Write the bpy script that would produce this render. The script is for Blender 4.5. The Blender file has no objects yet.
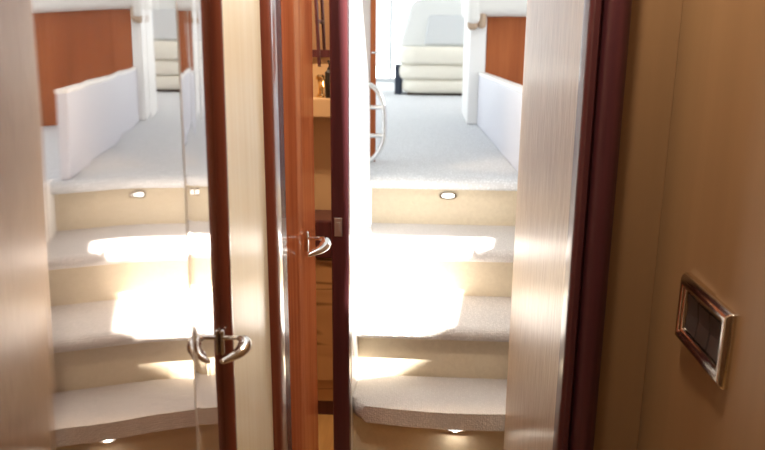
import bpy, bmesh, math, random
from mathutils import Vector, Matrix
random.seed(4)
S = bpy.context.scene
COL = S.collection
PI = math.pi

# ------------------------------------------------------------------ materials
def mat(name):
    m = bpy.data.materials.new(name); m.use_nodes = True
    nt = m.node_tree; b = nt.nodes['Principled BSDF']
    return m, nt, b

def simple(name, col, rough=.5, metal=0., coat=0., coat_rough=.05, spec=.5):
    m, nt, b = mat(name)
    b.inputs['Base Color'].default_value = (*col, 1)
    b.inputs['Roughness'].default_value = rough
    b.inputs['Metallic'].default_value = metal
    b.inputs['Coat Weight'].default_value = coat
    b.inputs['Coat Roughness'].default_value = coat_rough
    b.inputs['Specular IOR Level'].default_value = spec
    return m

def coords(nt, scale, kind='Object', rot=(0, 0, 0)):
    t = nt.nodes.new('ShaderNodeTexCoord'); mp = nt.nodes.new('ShaderNodeMapping')
    mp.inputs['Scale'].default_value = scale; mp.inputs['Rotation'].default_value = rot
    nt.links.new(t.outputs[kind], mp.inputs['Vector'])
    return mp.outputs['Vector']

def noise(nt, vec, scale=1., detail=4., rough=.6, dist=0.):
    n = nt.nodes.new('ShaderNodeTexNoise')
    n.inputs['Scale'].default_value = scale; n.inputs['Detail'].default_value = detail
    n.inputs['Roughness'].default_value = rough; n.inputs['Distortion'].default_value = dist
    nt.links.new(vec, n.inputs['Vector'])
    return n.outputs['Fac']

def ramp(nt, fac, stops):
    r = nt.nodes.new('ShaderNodeValToRGB')
    e = r.color_ramp.elements
    while len(e) < len(stops): e.new(.5)
    for k, (p, c) in enumerate(stops):
        e[k].position = p; e[k].color = (*c, 1)
    nt.links.new(fac, r.inputs['Fac'])
    return r.outputs['Color']

def bump(nt, b, fac, strength, dist):
    n = nt.nodes.new('ShaderNodeBump')
    n.inputs['Strength'].default_value = strength; n.inputs['Distance'].default_value = dist
    nt.links.new(fac, n.inputs['Height']); nt.links.new(n.outputs['Normal'], b.inputs['Normal'])
    return n

def wood(name, c1, c2, c3, scale=(60, 60, 2.2), rough=.4, coat=.0, coat_rough=.1, bumps=.0, detail=5, kind='Object', spec=.5):
    m, nt, b = mat(name)
    v = coords(nt, scale, kind)
    f = noise(nt, v, 1., detail, .62, .25)
    nt.links.new(ramp(nt, f, [(.3, c1), (.5, c2), (.7, c3)]), b.inputs['Base Color'])
    b.inputs['Roughness'].default_value = rough
    b.inputs['Coat Weight'].default_value = coat
    b.inputs['Coat Roughness'].default_value = coat_rough
    b.inputs['Specular IOR Level'].default_value = spec
    if bumps: bump(nt, b, f, bumps, .002)
    return m

M = {}
M['veneer'] = wood('pale_veneer', (.265, .175, .108), (.375, .265, .170), (.49, .37, .252), (230, 230, 12), .42, .2, .25, .35, spec=.4)
M['veneer_left'] = wood('cream_veneer', (.80, .69, .47), (.86, .76, .55), (.90, .82, .63), (40, 40, 1.6), .4, .3, .2)
M['brown_panel'] = wood('brown_panel', (.25, .145, .068), (.275, .16, .076), (.31, .182, .088), (9, 9, .6), .5, .15, .3)
M['mahogany'] = wood('mahogany', (.20, .048, .016), (.30, .078, .024), (.37, .105, .034), (45, 45, 1.5), .35, 1., .06)
M['mahogany_dark'] = wood('mahogany_dark', (.050, .013, .017), (.072, .018, .023), (.092, .025, .028), (45, 45, 1.5), .4, .3, .12, spec=.3)
M['mahogany_edge'] = wood('mahogany_edge', (.12, .028, .016), (.18, .042, .024), (.23, .058, .030), (45, 45, 1.5), .3, 1., .05)
M['cherry'] = wood('cherry', (.27, .07, .02), (.35, .095, .028), (.43, .13, .042), (10, 10, .8), .5, .05, .15, spec=.15)
M['gelcoat'] = simple('white_gelcoat', (.86, .85, .83), .35)
M['leather'] = simple('white_leather', (.80, .78, .74), .5)
M['leather_grey'] = simple('pale_grey_leather', (.67, .68, .67), .5)
M['inset_grey'] = simple('inset_grey_leather', (.56, .58, .60), .5)
M['leather_cream'] = simple('cream_leather', (.80, .76, .66), .5)
M['tan'] = simple('shaded_leather', (.50, .36, .25), .6)  # white cushion's underside, its shade put into the tan colour
M['grey_panel'] = simple('grey_panel', (.64, .64, .70), .4)
M['chrome'] = simple('chrome', (.82, .82, .82), .07, 1.)
M['bronze_chrome'] = simple('bronze_chrome', (.74, .67, .60), .14, 1.)
M['brass'] = simple('brass', (.80, .58, .28), .15, 1.)
M['black'] = simple('black_plastic', (.015, .014, .016), .35)
M['rocker'] = simple('rocker_plastic', (.045, .035, .035), .32)
M['navy'] = simple('navy_plinth', (.025, .035, .06), .5)
M['shadow_base'] = simple('shadow_base', (.10, .07, .045), .6)
M['ceiling'] = simple('white_headliner', (.78, .77, .74), .8)
M['cabin_lining'] = simple('cabin_lining', (.36, .22, .12), .6)
M['teak'] = wood('teak_floor', (.36, .20, .07), (.46, .27, .10), (.54, .33, .13), (30, 2, 30), .45, .2)
M['beige_wall'] = simple('beige_lining', (.50, .34, .19), .6)
M['alu'] = simple('alu', (.55, .56, .57), .35, .8)
M['soft_white'] = simple('sill_white', (.80, .80, .80), .5)

def carpet(name, c, weave, strength, scale):
    m, nt, b = mat(name)
    v = coords(nt, (1, 1, 1), 'Object')
    vo = nt.nodes.new('ShaderNodeTexVoronoi'); vo.feature = 'F1'; vo.distance = 'MANHATTAN'
    vo.inputs['Scale'].default_value = scale; vo.inputs['Randomness'].default_value = weave
    nt.links.new(v, vo.inputs['Vector'])
    dark = tuple(k*.74 for k in c)
    nt.links.new(ramp(nt, vo.outputs['Distance'], [(.1, c), (.75, dark)]), b.inputs['Base Color'])
    b.inputs['Roughness'].default_value = .95
    b.inputs['Specular IOR Level'].default_value = .1
    n = bump(nt, b, vo.outputs['Distance'], strength, .006); n.invert = True
    return m
M['carpet'] = carpet('woven_carpet', (.86, .82, .80), .6, .4, 150)
M['carpet_floor'] = carpet('saloon_carpet', (.82, .84, .87), .8, .2, 105)

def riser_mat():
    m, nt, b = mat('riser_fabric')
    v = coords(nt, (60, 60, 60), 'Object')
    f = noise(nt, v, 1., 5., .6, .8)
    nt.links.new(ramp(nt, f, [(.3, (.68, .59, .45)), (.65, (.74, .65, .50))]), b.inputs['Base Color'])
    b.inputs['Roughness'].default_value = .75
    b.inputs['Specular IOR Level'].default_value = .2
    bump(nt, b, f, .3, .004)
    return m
M['riser'] = riser_mat()

def lacquer(name, wave):
    """high-gloss lacquered door: strong mirror layer over red-brown wood, slightly wavy along its height"""
    m, nt, b = mat(name)
    out = nt.nodes['Material Output']
    b.inputs['Base Color'].default_value = (.11, .05, .025, 1)
    b.inputs['Roughness'].default_value = .35
    g = nt.nodes.new('ShaderNodeBsdfGlossy')
    g.inputs['Color'].default_value = (.89, .835, .80, 1)
    g.inputs['Roughness'].default_value = .018
    mx = nt.nodes.new('ShaderNodeMixShader'); mx.inputs['Fac'].default_value = .82
    nt.links.new(b.outputs[0], mx.inputs[1]); nt.links.new(g.outputs[0], mx.inputs[2])
    nt.links.new(mx.outputs[0], out.inputs['Surface'])
    v = coords(nt, (1, 22, .7), 'Object')
    f = noise(nt, v, 1., 2.5, .5, .0)
    n = nt.nodes.new('ShaderNodeBump'); n.inputs['Strength'].default_value = 1.
    n.inputs['Distance'].default_value = wave
    nt.links.new(f, n.inputs['Height']); nt.links.new(n.outputs['Normal'], g.inputs['Normal'])
    return m
M['door_red'] = wood('red_mahogany', (.33, .082, .028), (.42, .112, .040), (.49, .148, .054), (30, 30, 1.2), .5, .28, .035, spec=0.)
M['lacquer'] = lacquer('gloss_lacquer', .00025)
M['lacquer_edge'] = lacquer('gloss_lacquer_edge', .0012)

def glass():
    m, nt, b = mat('window_glass')
    out = nt.nodes['Material Output']
    t = nt.nodes.new('ShaderNodeBsdfTransparent'); t.inputs['Color'].default_value = (.95, .97, .97, 1)
    g = nt.nodes.new('ShaderNodeBsdfGlossy'); g.inputs['Roughness'].default_value = .02
    mx = nt.nodes.new('ShaderNodeMixShader'); mx.inputs['Fac'].default_value = .06
    nt.links.new(t.outputs[0], mx.inputs[1]); nt.links.new(g.outputs[0], mx.inputs[2])
    nt.links.new(mx.outputs[0], out.inputs['Surface'])
    return m
M['glass'] = glass()

def burl():
    m, nt, b = mat('burl_door')
    v = coords(nt, (1.2, 1.2, 7), 'Object', (0, .5, 0))
    f = noise(nt, v, 1., 1.5, .5, .6)
    nt.links.new(ramp(nt, f, [(.40, (.46, .27, .12)), (.425, (.17, .08, .03)), (.45, (.46, .27, .125)), (.60, (.40, .225, .10)), (.7, (.47, .28, .13))]), b.inputs['Base Color'])
    b.inputs['Roughness'].default_value = .4
    return m
M['burl'] = burl()

def lens_mat():
    m, nt, b = mat('step_light_lens')
    b.inputs['Base Color'].default_value = (.9, .9, .9, 1)
    b.inputs['Emission Color'].default_value = (1, .97, .9, 1)
    b.inputs['Emission Strength'].default_value = 2.2
    return m
M['lens'] = lens_mat()

# ------------------------------------------------------------------ mesh helpers
def link(name, bm, m, parent=None, smooth=True, bevel=0, seg=2, angle=35):
    me = bpy.data.meshes.new(name)
    bmesh.ops.recalc_face_normals(bm, faces=bm.faces[:])
    bm.to_mesh(me); bm.free()
    me.materials.append(M[m] if isinstance(m, str) else m)
    o = bpy.data.objects.new(name, me); COL.objects.link(o)
    if smooth:
        for p in me.polygons: p.use_smooth = True
        if hasattr(me, 'set_sharp_from_angle'): me.set_sharp_from_angle(angle=math.radians(angle))
    if bevel:
        md = o.modifiers.new('bevel', 'BEVEL'); md.width = bevel; md.segments = seg
        md.limit_method = 'ANGLE'; md.angle_limit = math.radians(40)
    if parent is not None:
        o.parent = parent
        if parent.type == 'EMPTY': o.matrix_parent_inverse = Matrix.LocRotScale(parent.location, parent.rotation_euler.to_quaternion(), None).inverted()
    return o

def box(bm, x0, x1, y0, y1, z0, z1, mtx=None):
    vs = [bm.verts.new((x, y, z)) for x in (x0, x1) for y in (y0, y1) for z in (z0, z1)]
    for f in ((0, 1, 3, 2), (4, 6, 7, 5), (0, 4, 5, 1), (2, 3, 7, 6), (0, 2, 6, 4), (1, 5, 7, 3)):
        bm.faces.new([vs[i] for i in f])
    if mtx is not None: bmesh.ops.transform(bm, matrix=mtx, verts=vs)
    return vs

def bx(*a, mtx=None):
    bm = bmesh.new(); box(bm, *a, mtx=mtx); return bm

def rbox(x0, x1, y0, y1, z0, z1, r, seg=4, mtx=None, bm=None):
    """rounded box"""
    b = bmesh.new(); box(b, x0, x1, y0, y1, z0, z1)
    bmesh.ops.bevel(b, geom=b.edges[:], offset=r, segments=seg, profile=.5, affect='EDGES')
    if mtx is not None: bmesh.ops.transform(b, matrix=mtx, verts=b.verts[:])
    if bm is None: return b
    me = bpy.data.meshes.new('t'); b.to_mesh(me); b.free(); bm.from_mesh(me); bpy.data.meshes.remove(me)
    return bm

def prism(pts, axis, a, b, bm=None):
    """closed outline extruded along axis from a to b; pts are the two other coordinates in order"""
    bm = bm or bmesh.new()
    def P(p, t):
        return {'x': (t, p[0], p[1]), 'y': (p[0], t, p[1]), 'z': (p[0], p[1], t)}[axis]
    v0 = [bm.verts.new(P(p, a)) for p in pts]; v1 = [bm.verts.new(P(p, b)) for p in pts]
    n = len(pts)
    bm.faces.new(v0); bm.faces.new(v1[::-1])
    for i in range(n): bm.faces.new((v0[i], v0[(i+1) % n], v1[(i+1) % n], v1[i]))
    return bm

def spline(pts, n=8):
    P = [Vector(p) for p in pts]; out = []
    for i in range(len(P)-1):
        p0 = P[max(i-1, 0)]; p1 = P[i]; p2 = P[i+1]; p3 = P[min(i+2, len(P)-1)]
        for k in range(n):
            t = k/n
            out.append(.5*((2*p1)+(p2-p0)*t+(2*p0-5*p1+4*p2-p3)*t*t+(3*p1-p0-3*p2+p3)*t**3))
    out.append(P[-1]); return out

def tube(pts, rad, seg=12, flat=1., up=(0, 0, 1), bm=None):
    """round or flattened bar along pts; rad number or list"""
    bm = bm or bmesh.new(); rings = []; n = len(pts)
    pts = [Vector(p) for p in pts]
    for i, p in enumerate(pts):
        d = (pts[min(i+1, n-1)]-pts[max(i-1, 0)]).normalized()
        u = Vector(up); u = (u-d*u.dot(d))
        if u.length < 1e-4: u = Vector((1, 0, 0)); u = u-d*u.dot(d)
        u.normalize(); s = d.cross(u)
        r = rad[i] if isinstance(rad, (list, tuple)) else rad
        rings.append([bm.verts.new(p+s*r*math.cos(2*PI*k/seg)+u*r*flat*math.sin(2*PI*k/seg)) for k in range(seg)])
    for a, b in zip(rings, rings[1:]):
        for k in range(seg): bm.faces.new((a[k], a[(k+1) % seg], b[(k+1) % seg], b[k]))
    bm.faces.new(rings[0][::-1]); bm.faces.new(rings[-1])
    return bm

def lathe(prof, loc=(0, 0, 0), seg=20, mtx=None, bm=None):
    bm = bm or bmesh.new(); rings = []
    for r, z in prof:
        rings.append([bm.verts.new((r*math.cos(2*PI*k/seg), r*math.sin(2*PI*k/seg), z)) for k in range(seg)])
    for a, b in zip(rings, rings[1:]):
        for k in range(seg): bm.faces.new((a[k], a[(k+1) % seg], b[(k+1) % seg], b[k]))
    bm.faces.new(rings[0][::-1]); bm.faces.new(rings[-1])
    vs = [v for r in rings for v in r]
    if mtx is not None: bmesh.ops.transform(bm, matrix=mtx, verts=vs)
    bmesh.ops.translate(bm, vec=loc, verts=vs)
    return bm

def tag(o, label=None, cat=None, group=None, kind=None):
    if label: o['label'] = label
    if cat: o['category'] = cat
    if group: o['group'] = group
    if kind: o['kind'] = kind
    return o

def thing(name, label, cat, loc=(0, 0, 0), group=None, rz=0):
    e = bpy.data.objects.new(name, None); COL.objects.link(e); e.location = loc; e.rotation_euler = (0, 0, rz)
    e.empty_display_size = .05
    return tag(e, label, cat, group)

def struct(name, bm, m, label, cat, **k):
    return tag(link(name, bm, m, **k), label, cat, None, 'structure')

# ------------------------------------------------------------------ lower deck shell
ZC = 2.05                                   # cabin headroom
struct('floor', bx(-1.5, .46, -1.3, 2.62, -.05, 0), 'teak', 'teak floor of the lower deck cabin and washroom', 'floor', smooth=False)
struct('ceiling', bx(-1.5, .46, -1.3, 1.06, ZC, ZC+.05), 'ceiling', 'white headliner over the lower cabin', 'ceiling', smooth=False)
struct('wall_back', bx(-1.5, .46, -1.34, -1.28, 0, ZC), 'cabin_lining', 'brown wall closing the cabin', 'wall', smooth=False)
struct('wall_cabin', bx(-1.54, -1.48, -1.3, 2.62, 0, ZC), 'cabin_lining', 'brown outer wall of the cabin', 'wall', smooth=False)

# right wall of the cabin with the switch: bulkhead return, corner, one wide panel seam
bm = bmesh.new()
prism([(.396, 1.25), (.396, .955), (.3925, .95), (.3925, .36), (.396, .355), (.396, -1.28), (.46, -1.28), (.46, 1.25)], 'z', 0, ZC, bm)
struct('wall_right', bm, 'brown_panel', 'dim brown panelled wall carrying the light switch', 'wall', smooth=False)
bm = bmesh.new()
prism([(.314, 1.215), (.3955, 1.215), (.3955, 1.27), (.314, 1.27)], 'z', 0, ZC, bm)
struct('wall_front', bm, 'brown_panel', 'narrow brown bulkhead face beside the dark door trim', 'wall', smooth=False)

# dark door frame on the right: outer rounded moulding, groove, inner moulding
bm = bmesh.new()
prism([(.2475, 1.20), (.2495, 1.188), (.254, 1.183), (.263, 1.184), (.267, 1.196), (.270, 1.199),
       (.273, 1.186), (.284, 1.176), (.298, 1.176), (.309, 1.184), (.313, 1.198), (.313, 1.2385), (.2475, 1.2385)], 'z', 0, ZC, bm)
struct('trim_1', bm, 'mahogany_dark', 'dark mahogany door frame moulding right of the pale veneer panel', 'trim', angle=50)

struct('wall_corridor', bx(.25, .264, 1.24, 1.985, 0, 1.50), 'veneer', 'pale vertical-grained veneer panel right of the stairs', 'wall', bevel=.006, smooth=False)

# left side: cream bulkhead panel, jamb, stairwell wall
struct('wall_left', bx(-.36, -.285, .99, 1.252, 0, ZC), 'veneer_left', 'cream veneer panel between the two mahogany doors', 'wall', bevel=.004, smooth=False)
struct('wall_bulkhead', bx(-1.5, -.36, 1.21, 1.26, 0, ZC), 'cabin_lining', 'brown bulkhead behind the open cabin door', 'wall', smooth=False)
bm = bmesh.new()
prism([(-.300, 1.2525), (-.283, 1.2525), (-.276, 1.255), (-.2715, 1.262), (-.2695, 1.275), (-.2695, 1.350), (-.274, 1.356), (-.300, 1.356)], 'z', 0, ZC, bm)
struct('trim_2', bm, 'mahogany_edge', 'slim mahogany jamb left of the ajar washroom door', 'trim', angle=50)

jb = struct('trim_3', bx(-.274, -.222, 2.03, 2.075, 0, ZC), 'mahogany_dark', 'dark mahogany door jamb with a chrome strike plate', 'trim', bevel=.006, smooth=False)
bm = bx(-.264, -.242, 2.0275, 2.0305, .80, .855); box(bm, -.257, -.247, 2.024, 2.0285, .815, .842)
link('strike_plate', bm, 'alu', jb, bevel=.001, smooth=False)['label'] = 'chrome strike plate'

# sunlit moulded wall on the left of the stairwell: its far edge sweeps back as it rises
pr = [(2.075, 0), (2.78, 0), (2.78, .95), (2.775, 1.06), (2.74, 1.17), (2.64, 1.29), (2.52, 1.40), (2.40, 1.52), (2.30, 1.66), (2.22, 1.85), (2.18, 2.05), (2.075, 2.05)]
struct('wall_stairs', prism(pr, 'x', -.275, -.22), 'gelcoat', 'white sunlit side wall of the stairwell', 'wall', angle=30, bevel=.006)

# washroom (behind the ajar door)
struct('wall_washroom', bx(-1.5, -.275, 2.58, 2.63, 0, ZC), 'beige_wall', 'beige end wall of the washroom', 'wall', smooth=False)
struct('ceiling', bx(-1.5, -.275, 1.06, 2.63, ZC, ZC+.05), 'ceiling', 'white headliner over the washroom', 'ceiling', smooth=False)

# ------------------------------------------------------------------ the open lacquered cabin door
DA = math.radians(7.5)
DE = Vector((-.270, .90, 0))               # free edge of the door face
dirn = Vector((-math.sin(DA), math.cos(DA), 0)); nrm = Vector((math.cos(DA), math.sin(DA), 0))
# local frame: x outward from the face (into the corridor), y along the door towards its free edge
DM = Matrix(((nrm.x, dirn.x, 0, DE.x), (nrm.y, dirn.y, 0, DE.y), (0, 0, 1, 0), (0, 0, 0, 1)))
bm = bmesh.new()
ny, nz = 40, 30; g = []
def warp(y, z):
    # slight twist of the long lacquered panel towards its hinge
    t = max(0., -.36-y); return -.095*(z-1.15)*t*t/(t+.05)
for i in range(ny+1):
    y = -.80+.60*i/ny
    g.append([bm.verts.new((warp(y, .01+2.01*j/nz), y, .01+2.01*j/nz)) for j in range(nz+1)])
for i in range(ny):
    for j in range(nz): bm.faces.new((g[i][j], g[i+1][j], g[i+1][j+1], g[i][j+1]))
rim = [g[i][0] for i in range(ny+1)]+[g[ny][j] for j in range(1, nz+1)]+[g[i][nz] for i in range(ny-1, -1, -1)]+[g[0][j] for j in range(nz-1, 0, -1)]
back = [bm.verts.new((-.04, v.co.y, v.co.z)) for v in rim]
for i in range(len(rim)): bm.faces.new((rim[i], rim[(i+1) % len(rim)], back[(i+1) % len(rim)], back[i]))
bm.faces.new(back)
door1 = tag(link('door_1', bm, 'lacquer', angle=40), 'open high-gloss lacquered door mirroring the stairs, nearest on the left', 'door', None, 'structure')
door1.matrix_world = DM @ Matrix.Translation((0, 0, 1.0)) @ Matrix.Rotation(math.radians(.6), 4, 'Y') @ Matrix.Translation((0, 0, -1.0))
# stile: turned a little away, with a fine bevel seam
bm = prism([(-.04, -.1995), (-.0065, -.1995), (-.0062, -.197), (.0002, -.008), (.0002, .005), (-.04, .005)], 'z', .01, 2.02)
st = link('stile', bm, 'lacquer_edge', None, angle=25)
st.parent = door1
o = link('seam_glint', bx(-.01, .0006, -.2012, -.1992, .01, 2.02), 'leather', None, smooth=False); o.parent = door1; o['label'] = 'thin pale strip painted as the glint along the seam'  # pale strip stands in for light caught on the bevel seam
arc = [(-.001+.0150*math.sin(PI*k/12), -.010+.022*(1-math.cos(PI*k/12))*.5) for k in range(13)]
bm = prism([(-.04, -.010)]+arc+[(-.04, .012)], 'z', .01, 2.02)
o = link('edge_moulding', bm, 'mahogany_edge', None, angle=50); o.parent = door1; o['label'] = 'rounded mahogany edge moulding'

def handle(parent, y0, z0, k, s0=0., m='chrome'):
    """hooked yacht lever: upright rose, bar out from the door, blade curling back towards the viewer"""
    bm = rbox(s0, s0+.006*k, y0-.0055*k, y0+.0055*k, z0-.019*k+.004*k, z0+.019*k+.004*k, .0038*k, 3)
    h = link('door_handle', bm, m); h.parent = parent; h['label'] = 'polished chrome hooked lever handle'
    pts = spline([(.003, 0, .010), (.014, 0, .0105), (.025, 0, .010), (.033, -.003, .007), (.0345, -.011, .002), (.029, -.022, -.002), (.019, -.032, -.005), (.006, -.041, -.008)], 7)
    n = len(pts)
    rad = []
    for i in range(n):
        t = i/(n-1)
        q = max(0., (t-.30)/.70)
        rad.append(k*(.0040+.0056*math.sin(PI*min(1., q*1.02)**.75)))
    rad[-1] = .0022*k; rad[-2] = .0038*k
    bm = tube([(s0+p.x*k, y0+p.y*k, z0+p.z*k) for p in pts], rad, 14, .85)
    l = link('lever', bm, m); l.parent = h
    return h
handle(door1, -.024, .955, .95, 0.)

# ------------------------------------------------------------------ the ajar washroom door
A = Vector((-.286, 1.362, 0)); B = Vector((-.312, 1.985, 0))
dd = (B-A); L = dd.length; dd.normalize(); nn = Vector((dd.y, -dd.x, 0))
D2 = Matrix(((nn.x, dd.x, 0, A.x), (nn.y, dd.y, 0, A.y), (0, 0, 1, 0), (0, 0, 0, 1)))
r_ = .014
arc = [(-.014+r_*math.cos(t*PI/16), L-.014+r_*math.sin(t*PI/16)) for t in range(9)]
door2 = tag(link('door_2', prism([(-.04, 0), (0, 0)]+arc+[(-.04, L)], 'z', .01, 2.0), 'door_red', angle=50), 'red mahogany washroom door standing slightly ajar', 'door', None, 'structure')
door2.matrix_world = D2
handle(door2, L-.235, .852, 1.5)

# ------------------------------------------------------------------ staircase
SX0, SX1 = -.2195, .44
stair = thing('staircase', 'carpeted companionway steps in cream climbing to the saloon', 'stairs', (.1, 2.1, 0))
def tread(name, y0, y1, z0, z1, xl, outline=None, r=.021):
    if outline is None:
        pr = []
        zc = (z0+z1)/2; h = (z1-z0)/2
        for k in range(9):
            t = PI/2+PI*k/8
            pr.append((y0+h+h*math.cos(t)*1.15, zc+h*math.sin(t)))
        pr += [(y1, z0), (y1, z1)]
        bm = prism(pr, 'x', xl, SX1-.001)
    else:
        bm = prism(outline, 'z', z0, z1)
        ed = [e for e in bm.edges if abs(e.verts[0].co.z-e.verts[1].co.z) < 1e-5]
        bmesh.ops.bevel(bm, geom=ed, offset=r, segments=5, profile=.5, affect='EDGES')
    return link(name, bm, 'carpet', stair, angle=55)
ln = tread('landing_nosing', 2.765, 2.85, .797, .845, SX0); ln['label'] = 'rounded cream carpet edge of the saloon floor'
ln.data.materials[0] = M['carpet_floor']
tread('tread', 2.462, 2.85, .598, .645, SX0)
tread('tread', 2.222, 2.575, .398, .447, SX0)
# the lowest tread is deeper, its front bowed and its left corner rounded past the wall
out = [(SX1-.001, 2.285), (SX0, 2.285), (SX0, 2.12)]
for k in range(7):
    t = PI+ (PI/2)*k/6
    out.append((SX0+.045+.045*math.cos(t), 2.10+.055*math.sin(t)))
for k in range(1, 13):
    t = k/12
    x = SX0+.045+(SX1-.001-SX0-.045)*t
    out.append((x, 2.045-.022*math.sin(PI*min(1, t*1.15))-.012*t))
tread('tread', 0, 0, .196, .252, 0, out, .024)
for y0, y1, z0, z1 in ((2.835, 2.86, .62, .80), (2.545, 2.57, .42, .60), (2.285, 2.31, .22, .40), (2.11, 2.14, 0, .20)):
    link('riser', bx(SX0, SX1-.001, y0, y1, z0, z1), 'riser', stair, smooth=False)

def step_light(x, y, z, label, lit):
    t = thing('step_light', label, 'light', (x, y, z), 'courtesy lights in the risers')
    rim = bmesh.new(); w, h = .036, .0165
    def ring(sx, sz, yy): return [rim.verts.new((x+sx*(abs(math.cos(a))**.75)*(1 if math.cos(a) >= 0 else -1), yy, z+sz*(abs(math.sin(a))**.75)*(1 if math.sin(a) >= 0 else -1))) for a in [2*PI*k/28 for k in range(28)]]
    rs = [ring(w, h, y), ring(w, h, y-.006), ring(w*.93, h*.88, y-.010), ring(w*.72, h*.62, y-.010), ring(w*.68, h*.56, y-.004)]
    for a, b in zip(rs, rs[1:]):
        for k in range(28): rim.faces.new((a[k], a[(k+1) % 28], b[(k+1) % 28], b[k]))
    link('bezel', rim, 'chrome', t)
    le = bmesh.new()
    vs = [le.verts.new((x+w*.70*math.cos(2*PI*k/28), y-.0055, z+h*.6*math.sin(2*PI*k/28))) for k in range(28)]
    vb = [le.verts.new((v.co.x, y-.001, v.co.z)) for v in vs]
    le.faces.new(vs); le.faces.new(vb[::-1])
    for k in range(28): le.faces.new((vs[k], vs[(k+1) % 28], vb[(k+1) % 28], vb[k]))
    link('lens', le, 'lens', t, smooth=False)
step_light(.087, 2.835, .765, 'oval chrome courtesy light in the top riser below the saloon floor', 1)
step_light(.110, 2.11, .155, 'oval chrome courtesy light under the lowest carpeted tread', 1)

# ------------------------------------------------------------------ light switch on the right wall
sw = thing('light_switch', 'chrome framed light switch plate with dark rockers on the brown wall', 'switch', (.392, .968, .965))
xw = .3965; y0, y1, z0, z1 = .880, 1.058, .912, 1.016
fr = bmesh.new()
def rect(x, i): return [fr.verts.new((x, y, z)) for y, z in ((y0+i, z0+i), (y1-i, z0+i), (y1-i, z1-i), (y0+i, z1-i))]
rs = [rect(xw+.004, 0), rect(xw-.010, 0), rect(xw-.016, .006), rect(xw-.016, .014), rect(xw-.013, .017), rect(xw-.0125, .021), rect(xw-.006, .023), rect(xw+.003, .023)]
for a, b in zip(rs, rs[1:]):
    for k in range(4): fr.faces.new((a[k], a[(k+1) % 4], b[(k+1) % 4], b[k]))
fr.faces.new(rs[-1])
link('frame', fr, 'bronze_chrome', sw, bevel=.002, seg=2, smooth=True, angle=30)
ya, yb = y0+.025, y1-.025; n = 3; w = (yb-ya)/n
for k in range(n):
    a = ya+k*w+.0012; b = ya+(k+1)*w-.0012
    bm = prism([(xw-.003, z0+.025), (xw-.010, z0+.025), (xw-.0075, (z0+z1)/2), (xw-.0105, z1-.025), (xw-.003, z1-.025)], 'y', a, b)
    link('rocker', bm, 'rocker', sw, smooth=False, bevel=.0008)

# ------------------------------------------------------------------ washroom fittings seen through the gap
vc = thing('vanity_cabinet', 'brown washroom cabinet with a dark top band, seen through the door gap', 'cabinet', (-.6, 2.45, 0))
link('plinth', bx(-1.2, -.28, 2.44, 2.57, 0, .06), 'mahogany_dark', vc, smooth=False)
link('body', bx(-1.2, -.28, 2.43, 2.575, .06, .62), 'burl', vc, bevel=.004, smooth=False)
link('door', bx(-.66, -.285, 2.412, 2.43, .15, .61), 'burl', vc, bevel=.004, smooth=False)
link('door', bx(-1.1, -.67, 2.412, 2.43, .15, .61), 'burl', vc, bevel=.004, smooth=False)
link('worktop', bx(-1.2, -.28, 2.40, 2.577, .62, .755), 'mahogany_dark', vc, bevel=.006, smooth=False)
sh = tag(link('wall_shelf', bx(-1.1, -.28, 2.47, 2.579, 1.10, 1.165), 'beige_wall', bevel=.005, smooth=False), 'beige ledge on the washroom wall under the gold tap', 'shelf')
tp = thing('tap', 'small gold tap on the washroom ledge', 'tap', (-.372, 2.53, 1.165))
link('body', lathe([(.016, 0), (.016, .006), (.010, .012), (.009, .045), (.012, .05), (.011, .058)], (-.372, 2.53, 1.165)), 'brass', tp)
link('spout', tube(spline([(-.372, 2.53, 1.20), (-.365, 2.51, 1.225), (-.358, 2.485, 1.225), (-.355, 2.47, 1.205)], 6), .0065), 'brass', tp)
link('knob', lathe([(.006, 0), (.018, .004), (.018, .014), (.010, .02)], (-.372, 2.53, 1.222)), 'brass', tp)
db = thing('soap_dispenser', 'slim black bottle beside the gold tap', 'bottle', (-.338, 2.505, 1.165))
link('bottle', lathe([(.015, 0), (.016, .004), (.016, .085), (.008, .095), (.008, .102)], (-.338, 2.505, 1.165)), 'black', db)
link('pump', tube([(-.338, 2.505, 1.265), (-.338, 2.505, 1.285), (-.338, 2.48, 1.288)], .0045), 'black', db)
mr = thing('wall_mirror', 'dark framed washroom mirror above the ledge', 'mirror', (-.6, 2.58, 1.6))
fbm = bmesh.new()
box(fbm, -.95, -.30, 2.562, 2.579, 1.30, 1.325); box(fbm, -.95, -.30, 2.562, 2.579, 1.93, 1.96)
box(fbm, -.95, -.925, 2.562, 2.579, 1.325, 1.93); box(fbm, -.345, -.30, 2.562, 2.579, 1.325, 1.93)
link('frame', fbm, 'mahogany_dark', mr, smooth=False)
link('glass', bx(-.925, -.345, 2.570, 2.578, 1.325, 1.93), 'chrome', mr, smooth=False)
sr = thing('shower_rail', 'thin dark shower rail leaning down to the gold tap', 'rail', (-.36, 2.5, 1.24))
link('rail', tube([(-.372, 2.50, 1.27), (-.385, 2.50, 1.60), (-.392, 2.50, 1.95)], .006), 'mahogany_dark', sr)
for z in (1.42, 1.9): link('bracket', tube([(-.378, 2.50, z), (-.378, 2.561, z)], .007), 'mahogany_dark', sr)

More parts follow.
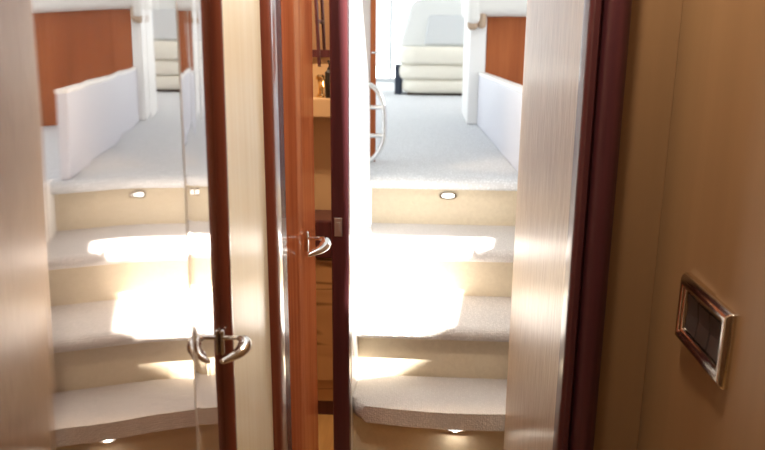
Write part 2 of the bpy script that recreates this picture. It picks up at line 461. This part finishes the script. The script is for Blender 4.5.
# ------------------------------------------------------------------ saloon shell
SZ = .845; CT = 2.65
bm = bx(-2.3, 2.3, 2.85, 10.4, SZ-.05, SZ); box(bm, SX1+.03, 2.3, .70, 2.85, SZ-.05, SZ)
struct('floor', bm, 'carpet_floor', 'pale carpeted saloon floor above the steps', 'floor', smooth=False)
struct('wall_well', bx(SX1, SX1+.03, 1.27, 2.85, 0, SZ), 'gelcoat', 'white right side of the stairwell', 'wall', smooth=False)
bm = bx(.46, 2.3, .66, .70, SZ, CT); box(bm, -.29, .46, .66, .70, ZC+.05, CT)
struct('wall_fore', bm, 'gelcoat', 'white forward bulkhead of the saloon', 'wall', smooth=False)
bm = bx(-2.3, -.28, 2.63, 2.68, SZ, CT); box(bm, -.29, -.25, .70, 2.63, ZC+.05, CT)
struct('wall_port', bm, 'gelcoat', 'white bulkhead above the washroom', 'wall', smooth=False)

# unseen overhead; its opening is added, outlined to shape sun patches on the steps
SUN = Vector((-.10, .60, -1.))
kz = CT-.447
hole = [(x-SUN.x*kz, y-SUN.y*kz) for x, y in [(.235, 2.755), (-.232, 2.755), (-.268, 2.99), (-.36, 3.35), (-.36, 2.72), (-.245, 2.20), (-.235, 2.09), (.04, 2.20), (.10, 2.235), (.135, 2.548), (.215, 2.60)]]
def plate_with_hole(x0, x1, y0, y1, z0, z1, hole):
    bm = bmesh.new()
    outer = [(x0, y0), (x1, y0), (x1, y1), (x0, y1)]
    for z in (z0, z1):
        vo = [bm.verts.new((*p, z)) for p in outer]; vh = [bm.verts.new((*p, z)) for p in hole]
        ed = [bm.edges.new((vo[i], vo[(i+1) % 4])) for i in range(4)]
        ed += [bm.edges.new((vh[i], vh[(i+1) % len(vh)])) for i in range(len(vh))]
        bmesh.ops.triangle_fill(bm, use_beauty=True, edges=ed)
        if z == z0: h0 = vh
        else:
            for i in range(len(vh)): bm.faces.new((h0[i], h0[(i+1) % len(vh)], vh[(i+1) % len(vh)], vh[i]))
    return bm
struct('ceiling', plate_with_hole(-2.3, 2.3, .66, 10.4, CT, CT+.03, hole), 'ceiling', 'white saloon overhead with an added opening that shapes the sun patches', 'ceiling', smooth=False)

# side walls with long window bands, glazed aft end
def side(name, x0, x1, label):
    bm = bx(x0, x1, 0.70 if x0 > 0 else 2.68, 10.4, SZ, 1.35); box(bm, x0, x1, 0.70 if x0 > 0 else 2.68, 10.4, 2.5, CT)
    for y in (2.7, 4.6, 6.6, 8.6, 10.3): box(bm, x0, x1, y-.06, y+.06, 1.35, 2.5)
    struct(name, bm, 'gelcoat', label, 'wall', smooth=False)
side('wall_side', 2.3, 2.36, 'white right saloon side with its window band')
side('wall_side', -2.36, -2.3, 'white left saloon side with its window band')
# aft glazing: frame, mullions, pane
wf = bx(-2.3, 2.3, 10.3, 10.36, SZ, SZ+.06)
box(wf, -2.3, 2.3, 10.3, 10.36, 2.5, CT)
for x in (-2.27, -1.3, -.535, .9, 2.27): box(wf, x-.02, x+.02, 10.3, 10.36, SZ+.06, 2.5)
w1 = struct('window_1', wf, 'alu', 'bright glazed aft door of the saloon left of the sofa', 'window', smooth=False)
link('pane', bx(-2.25, 2.25, 10.326, 10.332, SZ+.06, 2.5), 'glass', w1, smooth=False)
struct('floor', bx(-6, 6, 10.4, 20, SZ-.08, SZ-.03), 'soft_white', 'white aft deck outside the glass', 'floor', smooth=False)

# wooden saloon door edge with its little lever, left of the glazing
struct('wall_saloon', bx(-1.0, -.249, 3.17, 3.21, SZ, CT), 'gelcoat', 'white saloon partition behind the cherry door edge', 'wall', smooth=False)
d3 = tag(link('door_3', bx(-.2485, -.226, 3.13, 3.165, SZ+.003, 2.55), 'cherry', bevel=.003, smooth=False), 'cherry wood door edge behind the white stairwell wall', 'door', None, 'structure')
h3 = link('door_handle', tube(spline([(-.240, 3.13, 1.312), (-.238, 3.108, 1.312), (-.225, 3.10, 1.312), (-.203, 3.10, 1.311)], 5), .004), 'chrome', d3)

# chrome boarding rail at the head of the stairs
gr = thing('grab_rail', 'polished chrome hooped grab rail at the top left of the stairs', 'rail', (-.24, 3.05, SZ))
link('hoop', tube(spline([(-.262, 3.05, 1.190), (-.235, 3.05, 1.178), (-.205, 3.05, 1.148), (-.185, 3.05, 1.09), (-.182, 3.05, 1.0), (-.188, 3.05, .94), (-.215, 3.05, .89), (-.245, 3.05, .862), (-.262, 3.05, .855)], 6), .0105, 14, up=(0, 1, 0)), 'chrome', gr)
for z in (1.090, .972):
    link('rung', tube([(-.262, 3.05, z), (-.184, 3.05, z)], .010, 12), 'chrome', gr)
link('mounting_post', tube([(-.262, 3.05, SZ+.001), (-.262, 3.05, 1.215)], .013, 12), 'chrome', gr)

# low grey half wall along the right of the stairhead
hw = thing('half_wall', 'low pale grey half wall along the right side of the saloon walkway', 'partition', (.37, 3.8, SZ))
link('panel', prism([(.3695, 2.79), (.4095, 2.79), (.36, 4.78), (.32, 4.78)], 'z', SZ+.001, 1.165), 'grey_panel', hw, bevel=.006, smooth=False)
link('cap', prism([(.3645, 2.787), (.4145, 2.787), (.365, 4.785), (.315, 4.785)], 'z', 1.163, 1.181), 'gelcoat', hw, bevel=.006, smooth=False)

# helm seat: white column, cherry front, thick upholstered top with folded corner
hs = thing('helm_seat', 'upholstered seat block on a cherry wood cabinet with a white column', 'seat', (.8, 5.2, SZ))
link('column', bx(.255, .360, 4.79, 5.6, SZ+.001, 1.56), 'gelcoat', hs, bevel=.008, smooth=False)
link('cabinet', bx(.362, 1.4, 4.80, 5.6, SZ+.001, 1.54), 'cherry', hs, bevel=.004, smooth=False)
link('cushion', rbox(.232, 1.42, 4.68, 5.65, 1.525, 1.80, .06, 6), 'leather', hs, angle=60)
link('backrest', rbox(.28, 1.42, 5.35, 5.63, 1.78, 2.2, .07, 6), 'leather', hs, angle=60)
bm = rbox(.234, .30, 4.69, 4.785, 1.44, 1.60, .028, 5)
link('cushion_fold', bm, 'tan', hs, angle=60)['label'] = 'underside fold of the cushion corner, coloured tan for its shade'
bm = rbox(.298, .352, 4.70, 4.785, 1.45, 1.60, .026, 5)
link('cushion_fold', bm, 'tan', hs, angle=60)['label'] = 'underside fold of the cushion corner, coloured tan for its shade'
bm = rbox(.228, .31, 4.672, 4.79, 1.475, 1.66, .035, 5)
link('cushion_lip', bm, 'leather', hs, angle=60)

# sofa in the saloon
sf = thing('sofa', 'cream upholstered sofa with rolled base at the far end of the saloon', 'sofa', (.5, 7.9, SZ))
def roll(xa, xb, yf, yb, z0, z1):
    pr = []; zc = (z0+z1)/2; h = (z1-z0)/2
    # rounded-plan roll: sweep a bulged profile around a plan with rounded left corner
    bm = bmesh.new(); r = .16
    plan = [(xb, yf)]
    for k in range(9):
        t = -PI/2-(PI/2)*k/8
        plan.append((xa+r+r*math.cos(t), yf+r+r*math.sin(t)))
    plan += [(xa, yb)]
    rings = []
    for j in range(9):
        s = math.pi*j/8; off = .05*math.sin(s)**.6 if 0 < j < 8 else 0
        z = zc-h*math.cos(s)
        ring = []
        for i, (x, y) in enumerate(plan):
            cx, cy = (xb, yb)
            nx = -1 if x < xa+r*.3 else 0; ny = -1 if y < yf+r*.3 else 0
            v = Vector((x-(xa+r), y-(yf+r), 0)) if x < xa+r and y < yf+r else Vector((0, -1, 0)) if y < yf+.01 else Vector((-1, 0, 0))
            v.normalize()
            ring.append(bm.verts.new((x+v.x*off, y+v.y*off, z)))
        ring.append(bm.verts.new((xb, yb, z)))
        rings.append(ring)
    for a, b in zip(rings, rings[1:]):
        for k in range(len(a)): bm.faces.new((a[k], a[(k+1) % len(a)], b[(k+1) % len(a)], b[k]))
    bm.faces.new(rings[0][::-1]); bm.faces.new(rings[-1])
    return bm
link('plinth', bx(-.22, 1.7, 7.63, 8.4, SZ+.001, .88), 'shadow_base', sf, smooth=False)  # sofa base coloured dark to stand for the shadow underneath
link('base_roll', roll(-.23, 1.7, 7.58, 8.4, .872, 1.01), 'leather_cream', sf, angle=60)
link('base_roll', roll(-.26, 1.7, 7.56, 8.4, 1.01, 1.16), 'leather_cream', sf, angle=60)
link('seat_cushion', roll(-.272, 1.7, 7.53, 8.4, 1.16, 1.337), 'leather_cream', sf, angle=60)
def back(xa, xb, z0, z1, y0, y1, dx, th, r):
    bm = rbox(0, 1, 0, th, 0, 1, .001, 1); bm.free()
    bm = bmesh.new()
    pts = [(xa, z0), (xb, z0), (xb, z1), (xa+dx+r*1.4, z1)]
    for k in range(1, 5):
        t = PI/2+(PI/2)*k/5
        pts.append((xa+dx+r+r*math.cos(t)*1.0-.01*k/5, z1-r+r*math.sin(t)))
    v0 = []; v1 = []
    for x, z in pts:
        y = y0+(y1-y0)*(z-z0)/(z1-z0)
        v0.append(bm.verts.new((x, y, z))); v1.append(bm.verts.new((x, y+th, z)))
    n = len(pts)
    bm.faces.new(v0); bm.faces.new(v1[::-1])
    for i in range(n): bm.faces.new((v0[i], v0[(i+1) % n], v1[(i+1) % n], v1[i]))
    return bm
link('backrest', back(-.318, 1.7, 1.33, 1.835, 7.98, 8.13, .105, .22, .12), 'leather_grey', sf, bevel=.035, seg=4, angle=60)
link('back_panel', back(-.06, 1.6, 1.355, 1.665, 7.962, 8.05, .05, .10, .04), 'inset_grey', sf, bevel=.018, seg=3, angle=60)['label'] = 'inset pale grey back cushion'
bb = tag(link('floor_box', bx(-.355, -.285, 7.70, 8.0, SZ+.001, 1.15), 'navy', bevel=.006, smooth=False), 'small dark navy box standing at the left end of the sofa', 'box')

# ------------------------------------------------------------------ light
w = bpy.data.worlds.new('sky'); S.world = w; w.use_nodes = True
bg = w.node_tree.nodes['Background']; bg.inputs['Color'].default_value = (.90, .955, 1, 1); bg.inputs['Strength'].default_value = 3.4
sd = bpy.data.lights.new('sun', 'SUN'); sd.energy = 38; sd.angle = math.radians(.9); sd.color = (1, .95, .86)
so = bpy.data.objects.new('sun', sd); COL.objects.link(so)
so.rotation_euler = SUN.to_track_quat('-Z', 'Y').to_euler()
def area(name, loc, size, e, col, rot=(0, 0, 0)):
    l = bpy.data.lights.new(name, 'AREA'); l.energy = e; l.size = size; l.color = col; l.shape = 'DISK'
    o = bpy.data.objects.new(name, l); COL.objects.link(o); o.location = loc; o.rotation_euler = rot
area('cabin_fill', (-.05, -.2, ZC-.01), .12, 3.2, (1, .80, .56))  # unseen warm fill added behind the camera to lift the cabin walls
area('corridor_fill', (.12, .95, ZC-.01), .10, 10., (1, .83, .64))  # unseen fill added overhead, placed to brighten the cream panel
area('step_lamp', (.110, 2.095, .150), .02, .25, (1, .9, .75), (math.radians(-40), 0, 0))
area('washroom_downlight', (-.7, 2.0, ZC-.01), .12, 19., (1, .72, .45))

# ------------------------------------------------------------------ camera
cam = bpy.data.cameras.new('camera'); co = bpy.data.objects.new('camera', cam); COL.objects.link(co)
cam.sensor_width = 36; cam.lens = 36*724/765; cam.clip_start = .02
P, RO, YA = math.radians(13.9), math.radians(.43), math.radians(3.5)
fw = Vector((-math.sin(YA)*math.cos(P), math.cos(YA)*math.cos(P), -math.sin(P)))
r = Vector((math.cos(YA), math.sin(YA), 0)); u = r.cross(fw)
R2 = r*math.cos(RO)+u*math.sin(RO); U2 = u*math.cos(RO)-r*math.sin(RO)
co.matrix_world = Matrix(((R2.x, U2.x, -fw.x, 0), (R2.y, U2.y, -fw.y, 0), (R2.z, U2.z, -fw.z, 1.34), (0, 0, 0, 1)))
cam.dof.use_dof = True; cam.dof.focus_distance = 1.5; cam.dof.aperture_fstop = 5.0
S.camera = co

S.view_settings.view_transform = 'Standard'; S.view_settings.look = 'None'
S.view_settings.exposure = 0.; S.view_settings.gamma = 1.; S.view_settings.use_curve_mapping = False
S.cycles.use_denoising = True
S.cycles.max_bounces = 10; S.cycles.diffuse_bounces = 5; S.cycles.glossy_bounces = 5; S.cycles.transparent_max_bounces = 8
S.cycles.sample_clamp_indirect = 8
